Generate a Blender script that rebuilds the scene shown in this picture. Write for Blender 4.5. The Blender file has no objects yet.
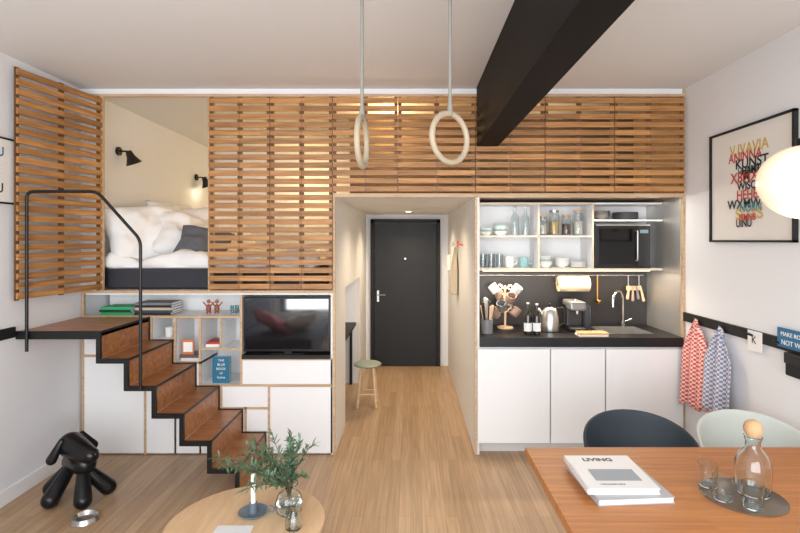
import bpy, bmesh, math, random
from mathutils import Vector, Matrix, Euler, noise
random.seed(7)
S=bpy.context.scene
COL=S.collection
CH=1.76; F=500.0
def PX(px,Y): return (px-410)/F*Y
def PZ(py,Y): return CH-(py-240)/F*Y

# ---------------------------------------------------------------- materials
def lin(c):
    def f(v):
        v/=255.0
        return v/12.92 if v<=0.04045 else ((v+0.055)/1.055)**2.4
    return (f(c[0]),f(c[1]),f(c[2]),1)
MATS={}
def mat(name,c,rough=0.5,metal=0.0,trans=0.0,emit=None,es=0,bump=0,bscale=50,coat=0,ior=1.45,sheen=0):
    if name in MATS: return MATS[name]
    m=bpy.data.materials.new(name); m.use_nodes=True
    nt=m.node_tree; b=nt.nodes['Principled BSDF']
    b.inputs['Base Color'].default_value=lin(c); b.inputs['Roughness'].default_value=rough
    b.inputs['Metallic'].default_value=metal; b.inputs['Transmission Weight'].default_value=trans
    b.inputs['IOR'].default_value=ior
    b.inputs['Coat Weight'].default_value=coat
    if emit: b.inputs['Emission Color'].default_value=lin(emit); b.inputs['Emission Strength'].default_value=es
    if trans==0:
        tc=nt.nodes.new('ShaderNodeTexCoord'); nz=nt.nodes.new('ShaderNodeTexNoise')
        nz.inputs['Scale'].default_value=bscale if bump else 6; nz.inputs['Detail'].default_value=4
        nt.links.new(tc.outputs['Object'],nz.inputs['Vector'])
        if bump:
            bp=nt.nodes.new('ShaderNodeBump'); bp.inputs['Strength'].default_value=bump; bp.inputs['Distance'].default_value=0.01
            nt.links.new(nz.outputs['Fac'],bp.inputs['Height']); nt.links.new(bp.outputs['Normal'],b.inputs['Normal'])
        else:
            mr=nt.nodes.new('ShaderNodeMapRange'); mr.inputs['To Min'].default_value=max(0.0,rough-0.04); mr.inputs['To Max'].default_value=min(1,rough+0.04)
            nt.links.new(nz.outputs['Fac'],mr.inputs['Value']); nt.links.new(mr.outputs['Result'],b.inputs['Roughness'])
    MATS[name]=m; return m
def wood(name,c1,c2,stretch=(1.5,30,30),rough=0.45,rnd=0.0,bump=0.05,world=False):
    m=bpy.data.materials.new(name); m.use_nodes=True; nt=m.node_tree; N=nt.nodes; L=nt.links
    b=N['Principled BSDF']; b.inputs['Roughness'].default_value=rough
    tc=N.new('ShaderNodeTexCoord'); mp=N.new('ShaderNodeMapping'); mp.inputs['Scale'].default_value=stretch
    L.new(tc.outputs['Object'],mp.inputs['Vector'])
    nz=N.new('ShaderNodeTexNoise'); nz.inputs['Scale'].default_value=1.0; nz.inputs['Detail'].default_value=6; nz.inputs['Roughness'].default_value=0.65; nz.inputs['Distortion'].default_value=0.4
    L.new(mp.outputs['Vector'],nz.inputs['Vector'])
    cr=N.new('ShaderNodeValToRGB'); cr.color_ramp.elements[0].position=0.33; cr.color_ramp.elements[1].position=0.68
    cr.color_ramp.elements[0].color=lin(c1); cr.color_ramp.elements[1].color=lin(c2)
    L.new(nz.outputs['Fac'],cr.inputs['Fac'])
    out=cr.outputs['Color']
    if rnd:
        at=N.new('ShaderNodeAttribute'); at.attribute_name='rnd'
        mr=N.new('ShaderNodeMapRange'); mr.inputs['To Min'].default_value=1-rnd; mr.inputs['To Max'].default_value=1+rnd*0.6
        L.new(at.outputs['Fac'],mr.inputs['Value'])
        hs=N.new('ShaderNodeHueSaturation'); L.new(mr.outputs['Result'],hs.inputs['Value']); L.new(out,hs.inputs['Color']); out=hs.outputs['Color']
    L.new(out,b.inputs['Base Color'])
    bp=N.new('ShaderNodeBump'); bp.inputs['Strength'].default_value=bump; bp.inputs['Distance'].default_value=0.01
    L.new(nz.outputs['Fac'],bp.inputs['Height']); L.new(bp.outputs['Normal'],b.inputs['Normal'])
    return m
def planks(name,c1,c2,cm,width,row,rough=0.4,alongY=True,mortar=0.0015):
    m=bpy.data.materials.new(name); m.use_nodes=True; nt=m.node_tree; N=nt.nodes; L=nt.links
    b=N['Principled BSDF']; b.inputs['Roughness'].default_value=rough
    tc=N.new('ShaderNodeTexCoord'); mp=N.new('ShaderNodeMapping')
    if alongY: mp.inputs['Rotation'].default_value=(0,0,math.radians(90))
    L.new(tc.outputs['Object'],mp.inputs['Vector'])
    br=N.new('ShaderNodeTexBrick'); br.inputs['Scale'].default_value=1; br.inputs['Brick Width'].default_value=width; br.inputs['Row Height'].default_value=row
    br.inputs['Mortar Size'].default_value=mortar; br.inputs['Mortar Smooth'].default_value=0.3; br.offset=0.37; br.inputs['Bias'].default_value=0
    br.inputs['Color1'].default_value=lin(c1); br.inputs['Color2'].default_value=lin(c2); br.inputs['Mortar'].default_value=lin(cm)
    L.new(mp.outputs['Vector'],br.inputs['Vector'])
    m2=N.new('ShaderNodeMapping'); m2.inputs['Scale'].default_value=(2.2,60,1) ; L.new(mp.outputs['Vector'],m2.inputs['Vector'])
    nz=N.new('ShaderNodeTexNoise'); nz.inputs['Scale'].default_value=1; nz.inputs['Detail'].default_value=6; nz.inputs['Distortion'].default_value=0.5; L.new(m2.outputs['Vector'],nz.inputs['Vector'])
    mr=N.new('ShaderNodeMapRange'); mr.inputs['From Min'].default_value=0.3; mr.inputs['From Max'].default_value=0.7; mr.inputs['To Min'].default_value=0.80; mr.inputs['To Max'].default_value=1.14
    L.new(nz.outputs['Fac'],mr.inputs['Value'])
    hs=N.new('ShaderNodeHueSaturation'); L.new(mr.outputs['Result'],hs.inputs['Value']); L.new(br.outputs['Color'],hs.inputs['Color'])
    L.new(hs.outputs['Color'],b.inputs['Base Color'])
    return m
def checks(name,c1,c2,scale):
    m=bpy.data.materials.new(name); m.use_nodes=True; nt=m.node_tree; N=nt.nodes; L=nt.links
    b=N['Principled BSDF']; b.inputs['Roughness'].default_value=0.9
    tc=N.new('ShaderNodeTexCoord'); mp=N.new('ShaderNodeMapping'); mp.inputs['Rotation'].default_value=(math.radians(0),0,0); mp.inputs['Scale'].default_value=(0.0,1,1)
    L.new(tc.outputs['Object'],mp.inputs['Vector'])
    ck=N.new('ShaderNodeTexChecker'); ck.inputs['Scale'].default_value=scale; ck.inputs['Color1'].default_value=lin(c1); ck.inputs['Color2'].default_value=lin(c2)
    L.new(mp.outputs['Vector'],ck.inputs['Vector']); L.new(ck.outputs['Color'],b.inputs['Base Color'])
    return m

WALL=mat('white_wall_paint',(230,231,234),0.85,bump=0.03,bscale=120)
CEIL=mat('ceiling_paint',(224,223,222),0.9,bump=0.03,bscale=120)
WHITE=mat('white_laminate',(236,236,236),0.4)
LINER=mat('corridor_liner',(228,225,220),0.5)
PLY=wood('plywood_edge',(180,148,114),(206,178,144),(3,40,40),0.55)
SLAT=wood('cedar_slat',(134,88,46),(198,144,86),(2.5,40,60),0.5,rnd=0.25)
SLATD=wood('cedar_batten',(84,54,30),(118,80,46),(40,40,3),0.6)
STAIR=wood('stair_hardwood',(142,88,48),(190,130,80),(3,28,28),0.36,rnd=0.12)
BLK=mat('black_steel',(18,18,19),0.4)
BLKM=mat('black_matte',(20,19,20),0.6)
BEAM=mat('beam_black_paint',(16,12,12),0.7,bump=0.05,bscale=30,ior=1.3)
STEEL=mat('brushed_stainless',(198,196,192),0.3,metal=1)
STEELP=mat('stainless_panel',(214,212,208),0.42,metal=.85)
CHROME=mat('chrome',(215,215,215),0.1,metal=1)
GLASS=mat('clear_glass',(245,250,250),0.02,trans=1.0)
TEALG=mat('tinted_glass',(190,215,215),0.03,trans=1.0)
BACKS=mat('dark_backsplash',(44,41,40),0.35)
CTOP=mat('black_countertop',(20,19,20),0.4)
BAMB=planks('bamboo_table',(172,110,58),(188,124,68),(146,92,46),0.8,0.022,0.42,False,0.0004)
FLOORM=planks('oak_floor',(172,140,106),(190,157,122),(132,104,78),1.3,0.075,0.36,True,0.001)
LWOOD=wood('light_birch',(206,172,134),(228,198,162),(3,25,25),0.45)
FABW=mat('white_cotton',(238,237,236),0.95,bump=0.2,bscale=200)
FABG=mat('grey_felt',(98,100,106),0.95,bump=0.2,bscale=200)
FABD=mat('dark_grey_fabric',(58,58,64),0.95,bump=0.3,bscale=250)
CERW=mat('white_ceramic',(235,233,228),0.25)
CERT=mat('pale_teal_ceramic',(150,190,188),0.3)
CERP=mat('taupe_ceramic',(160,132,118),0.35)
CERG=mat('grey_ceramic',(120,120,120),0.35)
PAPER=mat('paper',(238,236,232),0.8)
DARKTXT=mat('ink_black',(34,34,36),0.7)
RED=mat('ink_red',(190,74,60),0.7)
YEL=mat('ink_yellow',(206,174,92),0.7)
TEAL=mat('ink_teal',(84,140,146),0.7)
BLUE=mat('sign_blue',(45,110,150),0.6)
LEAF=mat('leaf_green',(78,106,74),0.6)
LEAF2=mat('leaf_blue_green',(104,132,108),0.6)
STEM=mat('stem_brown',(92,84,58),0.7)
CORK=mat('cork',(196,160,120),0.85,bump=0.3,bscale=150)
LOFTIN=mat('loft_shade_brown',(150,134,118),0.85)  # dim brown-grey: loft darkness painted into the colour

# ---------------------------------------------------------------- helpers
GROUPS=[]
def group(name):
    e=bpy.data.objects.new(name,None); e.empty_display_size=0.1; COL.objects.link(e); GROUPS.append(e); return e
def addmesh(name,me,m=None,parent=None,loc=(0,0,0),smooth=False):
    ob=bpy.data.objects.new(name,me); COL.objects.link(ob); ob.location=loc
    if m: me.materials.append(m)
    if smooth:
        for p in me.polygons: p.use_smooth=True
    if parent: ob.parent=parent
    return ob
def bev(ob,w,seg=2):
    md=ob.modifiers.new('bevel','BEVEL'); md.width=w; md.segments=seg; md.limit_method='ANGLE'; return ob
def box(name,x0,x1,y0,y1,z0,z1,m,parent=None,b=0.0):
    c=Vector(((x0+x1)/2,(y0+y1)/2,(z0+z1)/2)); hx,hy,hz=abs(x1-x0)/2,abs(y1-y0)/2,abs(z1-z0)/2
    bm=bmesh.new(); bmesh.ops.create_cube(bm,size=2)
    for v in bm.verts: v.co=Vector((v.co.x*hx,v.co.y*hy,v.co.z*hz))
    me=bpy.data.meshes.new(name); bm.to_mesh(me); bm.free()
    ob=addmesh(name,me,m,parent,c)
    if b: bev(ob,b)
    return ob
def multibox(name,boxes,m,parent=None,b=0.0,xf=None):
    c=Vector((sum((q[0]+q[1])/2 for q in boxes),sum((q[2]+q[3])/2 for q in boxes),sum((q[4]+q[5])/2 for q in boxes)))/len(boxes)
    V=[];Fc=[];R=[]
    for q in boxes:
        n=len(V); r=random.random()
        for x in (q[0],q[1]):
            for y in (q[2],q[3]):
                for z in (q[4],q[5]): V.append(Vector((x,y,z))-c)
        for f in ((0,1,3,2),(4,6,7,5),(0,4,5,1),(2,3,7,6),(0,2,6,4),(1,5,7,3)): Fc.append([n+i for i in f]); R.append(r)
    me=bpy.data.meshes.new(name); me.from_pydata(V,[],Fc)
    a=me.attributes.new('rnd','FLOAT','FACE'); a.data.foreach_set('value',R)
    ob=addmesh(name,me,m,parent,c)
    if b: bev(ob,b,1)
    return ob
def lathe(name,prof,m,loc=(0,0,0),parent=None,seg=28,rot=None,scale=None):
    V=[];Fc=[]
    n=len(prof)
    for i in range(seg):
        a=2*math.pi*i/seg
        for r,z in prof: V.append((r*math.cos(a),r*math.sin(a),z))
    for i in range(seg):
        j=(i+1)%seg
        for k in range(n-1): Fc.append((i*n+k,j*n+k,j*n+k+1,i*n+k+1))
    me=bpy.data.meshes.new(name); me.from_pydata(V,[],Fc)
    bm=bmesh.new(); bm.from_mesh(me); bmesh.ops.remove_doubles(bm,verts=bm.verts,dist=1e-5); bmesh.ops.recalc_face_normals(bm,faces=bm.faces)
    bm.to_mesh(me); bm.free()
    ob=addmesh(name,me,m,parent,loc,True)
    if rot: ob.rotation_euler=rot
    if scale: ob.scale=scale
    md=ob.modifiers.new('es','EDGE_SPLIT'); md.split_angle=math.radians(40)
    return ob
def cyl(name,x,y,z0,z1,r,m,parent=None,seg=28):
    h=z1-z0; e=min(0.003,r*0.2,h*0.2)
    return lathe(name,[(0,0),(r-e,0),(r,e),(r,h-e),(r-e,h),(0,h)],m,(x,y,z0),parent,seg)
def limb(name,p0,p1,r0,r1,m,parent=None,seg=24):
    p0=Vector(p0);p1=Vector(p1); d=p1-p0; L=d.length
    prof=[]
    for i in range(7):
        a=math.pi/2*i/6; prof.append((r0*math.sin(a),-r0*math.cos(a)))
    for i in range(7):
        a=math.pi/2*i/6; prof.append((r1*math.cos(a),L+r1*math.sin(a)))
    prof[0]=(0,-r0); prof[-1]=(0,L+r1)
    ob=lathe(name,prof,m,p0,parent,seg)
    ob.rotation_euler=d.to_track_quat('Z','Y').to_euler()
    return ob
def tube(name,pts,r,m,parent=None,cyclic=False,res=6,rad=None):
    c=Vector((0,0,0))
    for p in pts: c+=Vector(p)
    c/=len(pts)
    cu=bpy.data.curves.new(name,'CURVE'); cu.dimensions='3D'; cu.bevel_depth=r; cu.bevel_resolution=res; cu.use_fill_caps=True
    sp=cu.splines.new('POLY'); sp.points.add(len(pts)-1)
    for i,p in enumerate(pts):
        q=Vector(p)-c; sp.points[i].co=(q.x,q.y,q.z,1)
        if rad: sp.points[i].radius=rad[i]
    sp.use_cyclic_u=cyclic
    tmp=bpy.data.objects.new('tmp',cu); COL.objects.link(tmp)
    dg=bpy.context.evaluated_depsgraph_get(); me=bpy.data.meshes.new_from_object(tmp.evaluated_get(dg)); 
    bpy.data.objects.remove(tmp); me.name=name; me.materials.clear()
    return addmesh(name,me,m,parent,c,True)
def arc(pts,n=8,rr=0.05):
    P=[Vector(p) for p in pts]; out=[P[0]]
    for i in range(1,len(P)-1):
        a=(P[i-1]-P[i]).normalized(); b=(P[i+1]-P[i]).normalized()
        s=P[i]+a*rr; e=P[i]+b*rr
        for k in range(n+1):
            t=k/n; out.append((1-t)**2*s+2*t*(1-t)*P[i]+t*t*e)
    out.append(P[-1]); return out
def ring(name,c,R,r,m,parent=None,axis='Y',rotz=0,seg=48):
    pts=[]
    for i in range(seg):
        a=2*math.pi*i/seg
        u,w=R*math.cos(a),R*math.sin(a)
        if axis=='Z': pts.append((c[0]+u,c[1]+w,c[2]))
        else: pts.append((c[0]+u*math.cos(rotz),c[1]+u*math.sin(rotz),c[2]+w))
    return tube(name,pts,r,m,parent,True)
def text(name,s,size,loc,rot,m,parent,ext=0.0008,sx=1,bold=0.0):
    cu=bpy.data.curves.new(name,'FONT'); cu.body=s; cu.size=size; cu.extrude=ext; cu.align_x='CENTER'; cu.align_y='CENTER'; cu.offset=bold
    tmp=bpy.data.objects.new('tmp',cu); COL.objects.link(tmp)
    dg=bpy.context.evaluated_depsgraph_get(); me=bpy.data.meshes.new_from_object(tmp.evaluated_get(dg)); bpy.data.objects.remove(tmp); me.materials.clear()
    ob=addmesh(name,me,m,parent,loc); ob.rotation_euler=rot; ob.scale=(sx,1,1); return ob
def pillow(name,w,h,t,loc,rot,m,parent=None,seed=0):
    n=22; V=[];Fc=[]
    def pt(u,v,s):
        e=max(0,(1-u**4)*(1-v**4))**0.45
        pinch=1-0.07*(1-abs(v))*abs(u)
        x=u*w/2*(1+0.04*abs(v)*abs(u)); y=v*h/2*(1+0.04*abs(u)*abs(v))
        nn=noise.noise(Vector((u*2+seed,v*2,s*3+seed)))*0.4+noise.noise(Vector((u*4.5+seed,v*3.5,s*3+seed)))*0.16
        return Vector((x*pinch,y,s*t/2*e*(1+nn)))
    idx={}
    for s in (1,-1):
        for i in range(n+1):
            for j in range(n+1):
                u=-1+2*i/n; v=-1+2*j/n
                idx[s,i,j]=len(V); V.append(pt(u,v,s))
        for i in range(n):
            for j in range(n):
                f=[idx[s,i,j],idx[s,i+1,j],idx[s,i+1,j+1],idx[s,i,j+1]]
                Fc.append(f if s==1 else f[::-1])
    me=bpy.data.meshes.new(name); me.from_pydata(V,[],Fc)
    bm=bmesh.new(); bm.from_mesh(me); bmesh.ops.remove_doubles(bm,verts=bm.verts,dist=1e-4); bm.to_mesh(me); bm.free()
    ob=addmesh(name,me,m,parent,loc,True); ob.rotation_euler=rot; return ob
def softbox(name,x0,x1,y0,y1,z0,z1,m,parent=None,amp=0.02,freq=3,cuts=26,seed=0,r=0.03):
    bm=bmesh.new(); bmesh.ops.create_cube(bm,size=2); bmesh.ops.subdivide_edges(bm,edges=bm.edges,cuts=cuts,use_grid_fill=True)
    hx,hy,hz=(x1-x0)/2,(y1-y0)/2,(z1-z0)/2; c=Vector(((x0+x1)/2,(y0+y1)/2,(z0+z1)/2))
    for v in bm.verts:
        u=v.co.copy(); p=Vector((u.x*hx,u.y*hy,u.z*hz))
        core=Vector((max(-hx+r,min(hx-r,p.x)),max(-hy+r,min(hy-r,p.y)),max(-hz+r,min(hz-r,p.z))))
        d=p-core
        if d.length>r: p=core+d.normalized()*r
        if u.z>-0.9:
            k=(u.z+0.9)/1.9
            p.z+=k*amp*(noise.noise(Vector((p.x*freq+seed,p.y*freq,seed)))+0.5*noise.noise(Vector((p.x*freq*2.6+seed,p.y*freq*2.1,seed+4))))
            p.y+=amp*0.5*noise.noise(Vector((p.x*freq*1.5,seed,p.z*freq)))*(1 if abs(u.y)>0.95 else 0)
        v.co=p
    me=bpy.data.meshes.new(name); bm.to_mesh(me); bm.free()
    return addmesh(name,me,m,parent,c,True)

YF=4.1
# ================================================================ ROOM SHELL
XL,XR,YB,YN,ZC=-2.7,2.255,7.0,-1.6,3.0
box('floor',XL-.1,XR+.1,YN-.1,YB+.1,-0.1,0,FLOORM)
box('ceiling',XL-.1,XR+.1,YN-.1,YB+.1,ZC,ZC+.1,CEIL)
box('wall_left',XL-.1,XL,YN-.1,YB+.1,0,ZC,WALL)
box('wall_right',XR,XR+.1,YN-.1,YB+.1,0,ZC,WALL)
box('wall_back',XL,XR,YB,YB+.1,0,ZC,WALL)
multibox('wall_front',[(XL,XR,YN-.1,YN,0,.35),(XL,XR,YN-.1,YN,2.85,ZC),(XL,XL+.15,YN-.1,YN,.35,2.85),(XR-.15,XR,YN-.1,YN,.35,2.85)],WALL)
w=group('window_1')
for i in range(5):
    x=XL+.15+(XR-XL-.3-.05)*i/4
    box('mullion_%d'%i,x,x+.05,YN-.08,YN-.02,.35,2.85,BLKM,w)
box('sill',XL+.15,XR-.15,YN-.08,YN-.02,.35,.4,BLKM,w); box('head',XL+.15,XR-.15,YN-.08,YN-.02,2.8,2.85,BLKM,w)
box('baseboard_left',XL,XL+.015,YN,YF,0,.1,WHITE,None,.002)
box('baseboard_right',XR-.015,XR,YN,YF,0,.1,WHITE,None,.002)
box('trim_1',XL,XL+.02,YN,3.40,1.10,1.17,BLKM)
box('trim_2',XR-.02,XR,YN,4.095,1.10,1.17,BLKM)
box('ceiling_beam',.54,.715,YN,YF-.045,2.52,ZC,BEAM,None,.003)

# corridor & partitions
cz=2.12
multibox('wall_corridor_left',[(-.65,-.615,YF+.0,4.75,0,1.31),(-.65,-.615,YF,YB,1.31,cz),(-.65,-.615,6.15,YB,0,1.31)],LINER)
box('wall_corridor_right',.533,.57,YF+.005,YB,0,cz,LINER)
box('loft_floor',-.65,XR-.02,YF+.02,YB,cz,cz+.025,LOFTIN)
box('ceiling_corridor',-.615,.533,YF+.02,YB,cz-.004,cz-.0005,LINER)
multibox('wall_nook',[(-1.75,-1.7,4.75,6.15,0,1.305),(-1.7,-.65,4.7,4.75,0,1.305),(-1.7,-.65,6.15,6.2,0,1.305)],WALL)
t=.018; q=YF-.006
multibox('trim_plywood_frame',[
 (-2.69,XR-.02,q,YF+.02,2.935,2.957),
 (-2.535,-2.515,q,YF+.02,1.35,2.935),
 (-.633,-.613,q,YF+.012,0,cz+.02),
 (.531,.549,q,YF+.012,0,cz),
 (-.613,XR-.02,q,YF+.02,cz-.01,cz+.022),
 (-2.69,-.633,q,YF+.02,1.325,1.347),
 (-1.655,-1.637,q+.0,YF+.1,1.347,2.935),
 (-2.69,-2.672,q,YF+.02,0,1.325)],PLY,None,.001)
box('wall_unit_header',XL,XR-.02,YF+.003,YF+.04,2.957,ZC,WALL)
box('wall_unit_side',XR-.02,XR-.001,YF-.006,YB,0,ZC,PLY)
box('wall_unit_strip',XL,-2.535,YF+.003,YF+.03,1.347,2.935,WHITE)
box('loft_platform',XL+.001,-.651,YF+.021,YB-.001,1.3085,1.345,WHITE)
multibox('loft_shade_wall',[(-.6,XR-.02,5.0,5.05,cz+.025,ZC)],mat('gap_shade_brown',(104,88,72),.8))  # dark wall added behind the slats, its colour stands in for shade

# ================================================================ SLAT PANELS
def slats_panel(name,x0,x1,z0,z1,y=YF-.03,back=1):
    g=group(name); bs=[]; pitch=.0655; n=int(round((z1-z0)/pitch)); pitch=(z1-z0)/n
    mid=(x0+x1)/2
    for i in range(n):
        z=z0+i*pitch+pitch*.15; h=pitch*.66
        bs.append((x0+.002,mid+.0,y,y+.016,z,z+h))
        bs.append((mid+.001,x1-.002,y+.002,y+.018,z,z+h))
    multibox('slats',bs,SLAT,g,.0015)
    a,b_=(y+.018,y+.03) if back>0 else (y-.014,y-.001)
    multibox('battens',[(x0+.002,x0+.03,a,b_,z0,z1),(x1-.03,x1-.002,a,b_,z0,z1),(mid-.02,mid+.02,a,b_,z0,z1)],SLATD,g)
    return g
def fx(p): return (p-410)/122.0
for a,b_,lo in ((210,271,1.35),(271,333,1.35),(333,398,2.145),(398,475,2.145),(475,544,2.145),(544,613,2.145),(613,683,2.145)):
    slats_panel('slatted_wood_panel',fx(a),fx(b_),lo,2.93,YF-.037)
shut=slats_panel('slatted_wood_shutter',0,.735,1.35,2.93,y=0,back=-1)
# ================================================================ LEFT UNIT (storage wall)
g=group('storage_wall_unit')
multibox('white_fronts',[
 (-2.672,-2.18,YF,YF+.018,.01,.80),(-2.672,-2.13,YF,YF+.018,.82,1.115),
 (-2.162,-1.935,YF,YF+.018,.01,.925),(-1.917,-1.73,YF,YF+.018,.01,.745),
 (-1.712,-1.557,YF,YF+.018,.01,.56),(-1.539,-1.165,YF,YF+.018,.39,.56),(-1.539,-1.357,YF,YF+.018,.01,.372),(-1.339,-1.165,YF,YF+.018,.01,.372),
 (-1.147,-.635,YF,YF+.018,.01,.555),(-1.375,-.635,YF,YF+.018,.578,.775)],WHITE,g,.0015)
PE=[(-2.672,-1.393,q,YF+.35,1.121,1.139),
 (-2.13,-2.112,q,YF+.35,.93,1.121),
 (-2.112,-1.93,q,YF+.35,.928,.946),
 (-1.935,-1.917,q,YF+.35,.745,1.121),
 (-1.917,-1.712,q,YF+.35,.745,.763),
 (-1.730,-1.712,q,YF+.35,.56,1.121),
 (-1.712,-.633,q,YF+.35,.56,.578),
 (-1.393,-1.375,q,YF+.35,.578,1.308),
 (-1.375,-.633,q,YF+.35,.775,.79),
 (-1.712,-1.393,q+.004,YF+.35,.86,.874),
 (-1.557,-1.539,q,YF+.02,0,.56),
 (-1.357,-1.339,q,YF+.02,0,.39),
 (-1.539,-1.165,q,YF+.02,.372,.39),
 (-1.165,-1.147,q,YF+.02,0,.56),
 (-2.18,-2.162,q,YF+.02,0,.93),
 (-2.672,-2.18,q,YF+.02,.80,.82),(-1.56,-1.545,q+.004,YF+.35,.874,1.121)]
multibox('plywood_edges',[(a,b_,c,min(d,YF+.006),e,f) for a,b_,c,d,e,f in PE],PLY,g)
multibox('shelf_boards',[(a+.0003,b_-.0003,YF+.006,d,e+.0003,f-.0003) for a,b_,c,d,e,f in PE],WHITE,g)
box('back',-2.672,-.652,YF+.35,YF+.36,0,1.308,WHITE,g)
box('tv_ledge',-1.372,-.652,YF-.03,YF+.34,.79,.822,BLKM,g,.002)
# TV
g=group('television')
box('casing',-1.368,-.655,YF+.01,YF+.05,.842,1.29,mat('tv_plastic',(20,20,22),.3),g,.004)
box('screen',-1.352,-.670,YF+.006,YF+.011,.862,1.275,mat('tv_screen',(10,10,13),.05,ior=2.3),g)
box('stand_foot',-1.15,-.87,YF+.0,YF+.16,.823,.829,BLK,g,.001); box('stand_neck',-1.04,-.98,YF+.03,YF+.045,.829,.85,BLK,g)
def bookstack(name,x0,x1,y0,z0,cols,h=.022,d=.2):
    g=group(name); z=z0+.0005
    for i,c in enumerate(cols):
        o=random.uniform(-.008,.008)
        cm=mat('bookcover_%d_%d_%d'%c,c,.5)
        box('cover_bottom_%d'%i,x0+o,x1+o,y0,y0+d,z,z+.002,cm,g); box('pages_%d'%i,x0+o+.003,x1+o-.003,y0+.003,y0+d-.002,z+.002,z+h-.002,PAPER,g)
        box('cover_top_%d'%i,x0+o,x1+o,y0,y0+d,z+h-.002,z+h,cm,g); box('spine_%d'%i,x0+o,x1+o,y0-.001,y0+.003,z,z+h,cm,g)
        z+=h+.0005
    return g
bookstack('stack_of_books',-2.56,-2.3,YF+.03,1.139,[(40,150,90),(30,60,50),(60,170,110)],.022)
bookstack('stack_of_books',-2.27,-1.97,YF+.03,1.139,[(30,30,34),(60,66,70),(190,180,160),(30,30,34),(120,120,124)],.02)
bookstack('stack_of_books',-1.9,-1.75,YF+.03,.763,[(220,210,200),(90,90,96)],.022,.16)
for x in (-1.70,-1.63): 
    g=group('toy_figure')
    limb('body',(x,YF+.12,1.175),(x,YF+.12,1.20),.022,.018,mat('toy_brown',(150,80,60),.5),g); limb('head',(x,YF+.12,1.24),(x,YF+.12,1.243),.016,.016,mat('toy_brown2',(170,96,70),.5),g)
    for s in (-1,1): limb('leg',(x+s*.012,YF+.12,1.146),(x+s*.01,YF+.12,1.17),.007,.008,mat('toy_brown',(0,0,0)),g); limb('arm',(x+s*.018,YF+.12,1.205),(x+s*.045,YF+.12,1.235),.006,.005,mat('toy_brown',(0,0,0)),g)
def tumbler(name,x,y,z,r,h,m=GLASS,parent=None):
    return lathe(name,[(0,0),(r*.86,0),(r,h),(r-.002,h),(r*.86-.002,.006),(0,.006)],m,(x,y,z+.0005),parent)
for x in (-1.5,-1.46): tumbler('drinking_glass',x,YF+.12,1.139,.017,.07,TEALG)
g=group('blue_book'); bc=mat('book_blue',(38,108,138),.5)
box('front_cover',-1.63,-1.49,YF+.030,YF+.034,.5785,.795,bc,g); box('pages',-1.628,-1.494,YF+.034,YF+.060,.581,.792,PAPER,g); box('back_cover',-1.63,-1.49,YF+.060,YF+.064,.5785,.795,bc,g); box('spine',-1.633,-1.63,YF+.030,YF+.064,.5785,.795,bc,g)
for i,s in enumerate(('THE','BLUE','BOOK','of','forms')): text('title_%d'%i,s,.028,(-1.56,YF+.0295,.765-i*.035),(math.pi/2,0,0),PAPER,g,.0004)
g=group('coffee_mug'); lathe('cup',[(0,0),(.03,0),(.034,.08),(.031,.08),(.027,.005),(0,.005)],CERW,(-2.03,YF+.12,.9465),g); ring('handle',(-1.99,YF+.12,.987),.02,.004,CERW,g)
bookstack('stack_of_books',-1.69,-1.58,YF+.05,.874,[(230,230,225),(180,60,50)],.02,.16)
g=group('picture_card'); box('card',-1.895,-1.80,YF+.06,YF+.065,.808,.93,mat('card_orange',(214,120,70),.7),g); box('card_print',-1.885,-1.81,YF+.058,YF+.06,.83,.91,PAPER,g)

# ================================================================ STAIRS
g=group('staircase')
YS0,YS1=3.44,4.085
XS=[-2.13,-1.94,-1.75,-1.56,-1.37,-1.18]; rz=1.13/6
treads=[(XL+.001,XS[0],YS0,YS1,1.13-.035,1.13)]; risers=[]; st=[(XL+.001,XS[0]+.012,YS0-.02,YS0,1.13-.05,1.135)]; sb=[]
for k in range(5):
    z=1.13-rz*(k+1)
    treads.append((XS[k],XS[k+1],YS0,YS1,z-.03,z))
    st.append((XS[k]-.008,XS[k+1]+.012,YS0-.02,YS0,z-.028,z+.004))
for k in range(6):
    z1=1.13-rz*k; z0=z1-rz if k<5 else 0.0
    risers.append((XS[k]-.02,XS[k],YS0,YS1,z0,z1-.001 if k==0 else z1-.03))
    st.append((XS[k]-.019,XS[k]+.010,YS0-.0205,YS0,max(0,z0-.027),z1+.004))
    sb.append((XS[k]-.01,XS[k]+.006,YS1-.012,YS1+.004,z0,z1+.004))
    if k<5: sb.append((XS[k],XS[k+1]+.006,YS1-.012,YS1+.004,z0,z0+.006))
    sb.append((XS[k]-.001,XS[k]+.003,YS0,YS1,z1-.014,z1+.003))
multibox('treads',treads,STAIR,g,.001); multibox('risers',risers,STAIR,g,.001)
multibox('stringer',st,BLK,g); multibox('steel_edges',sb,BLK,g)
g=group('stair_handrail'); yr=3.405
pts=arc([(-2.61,yr,1.0),(-2.61,yr,2.09),(-2.13,yr,2.09),(-1.835,yr,1.76),(-1.835,yr,.74)],8,.05)
tube('rail',pts,.0105,BLK,g)

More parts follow.
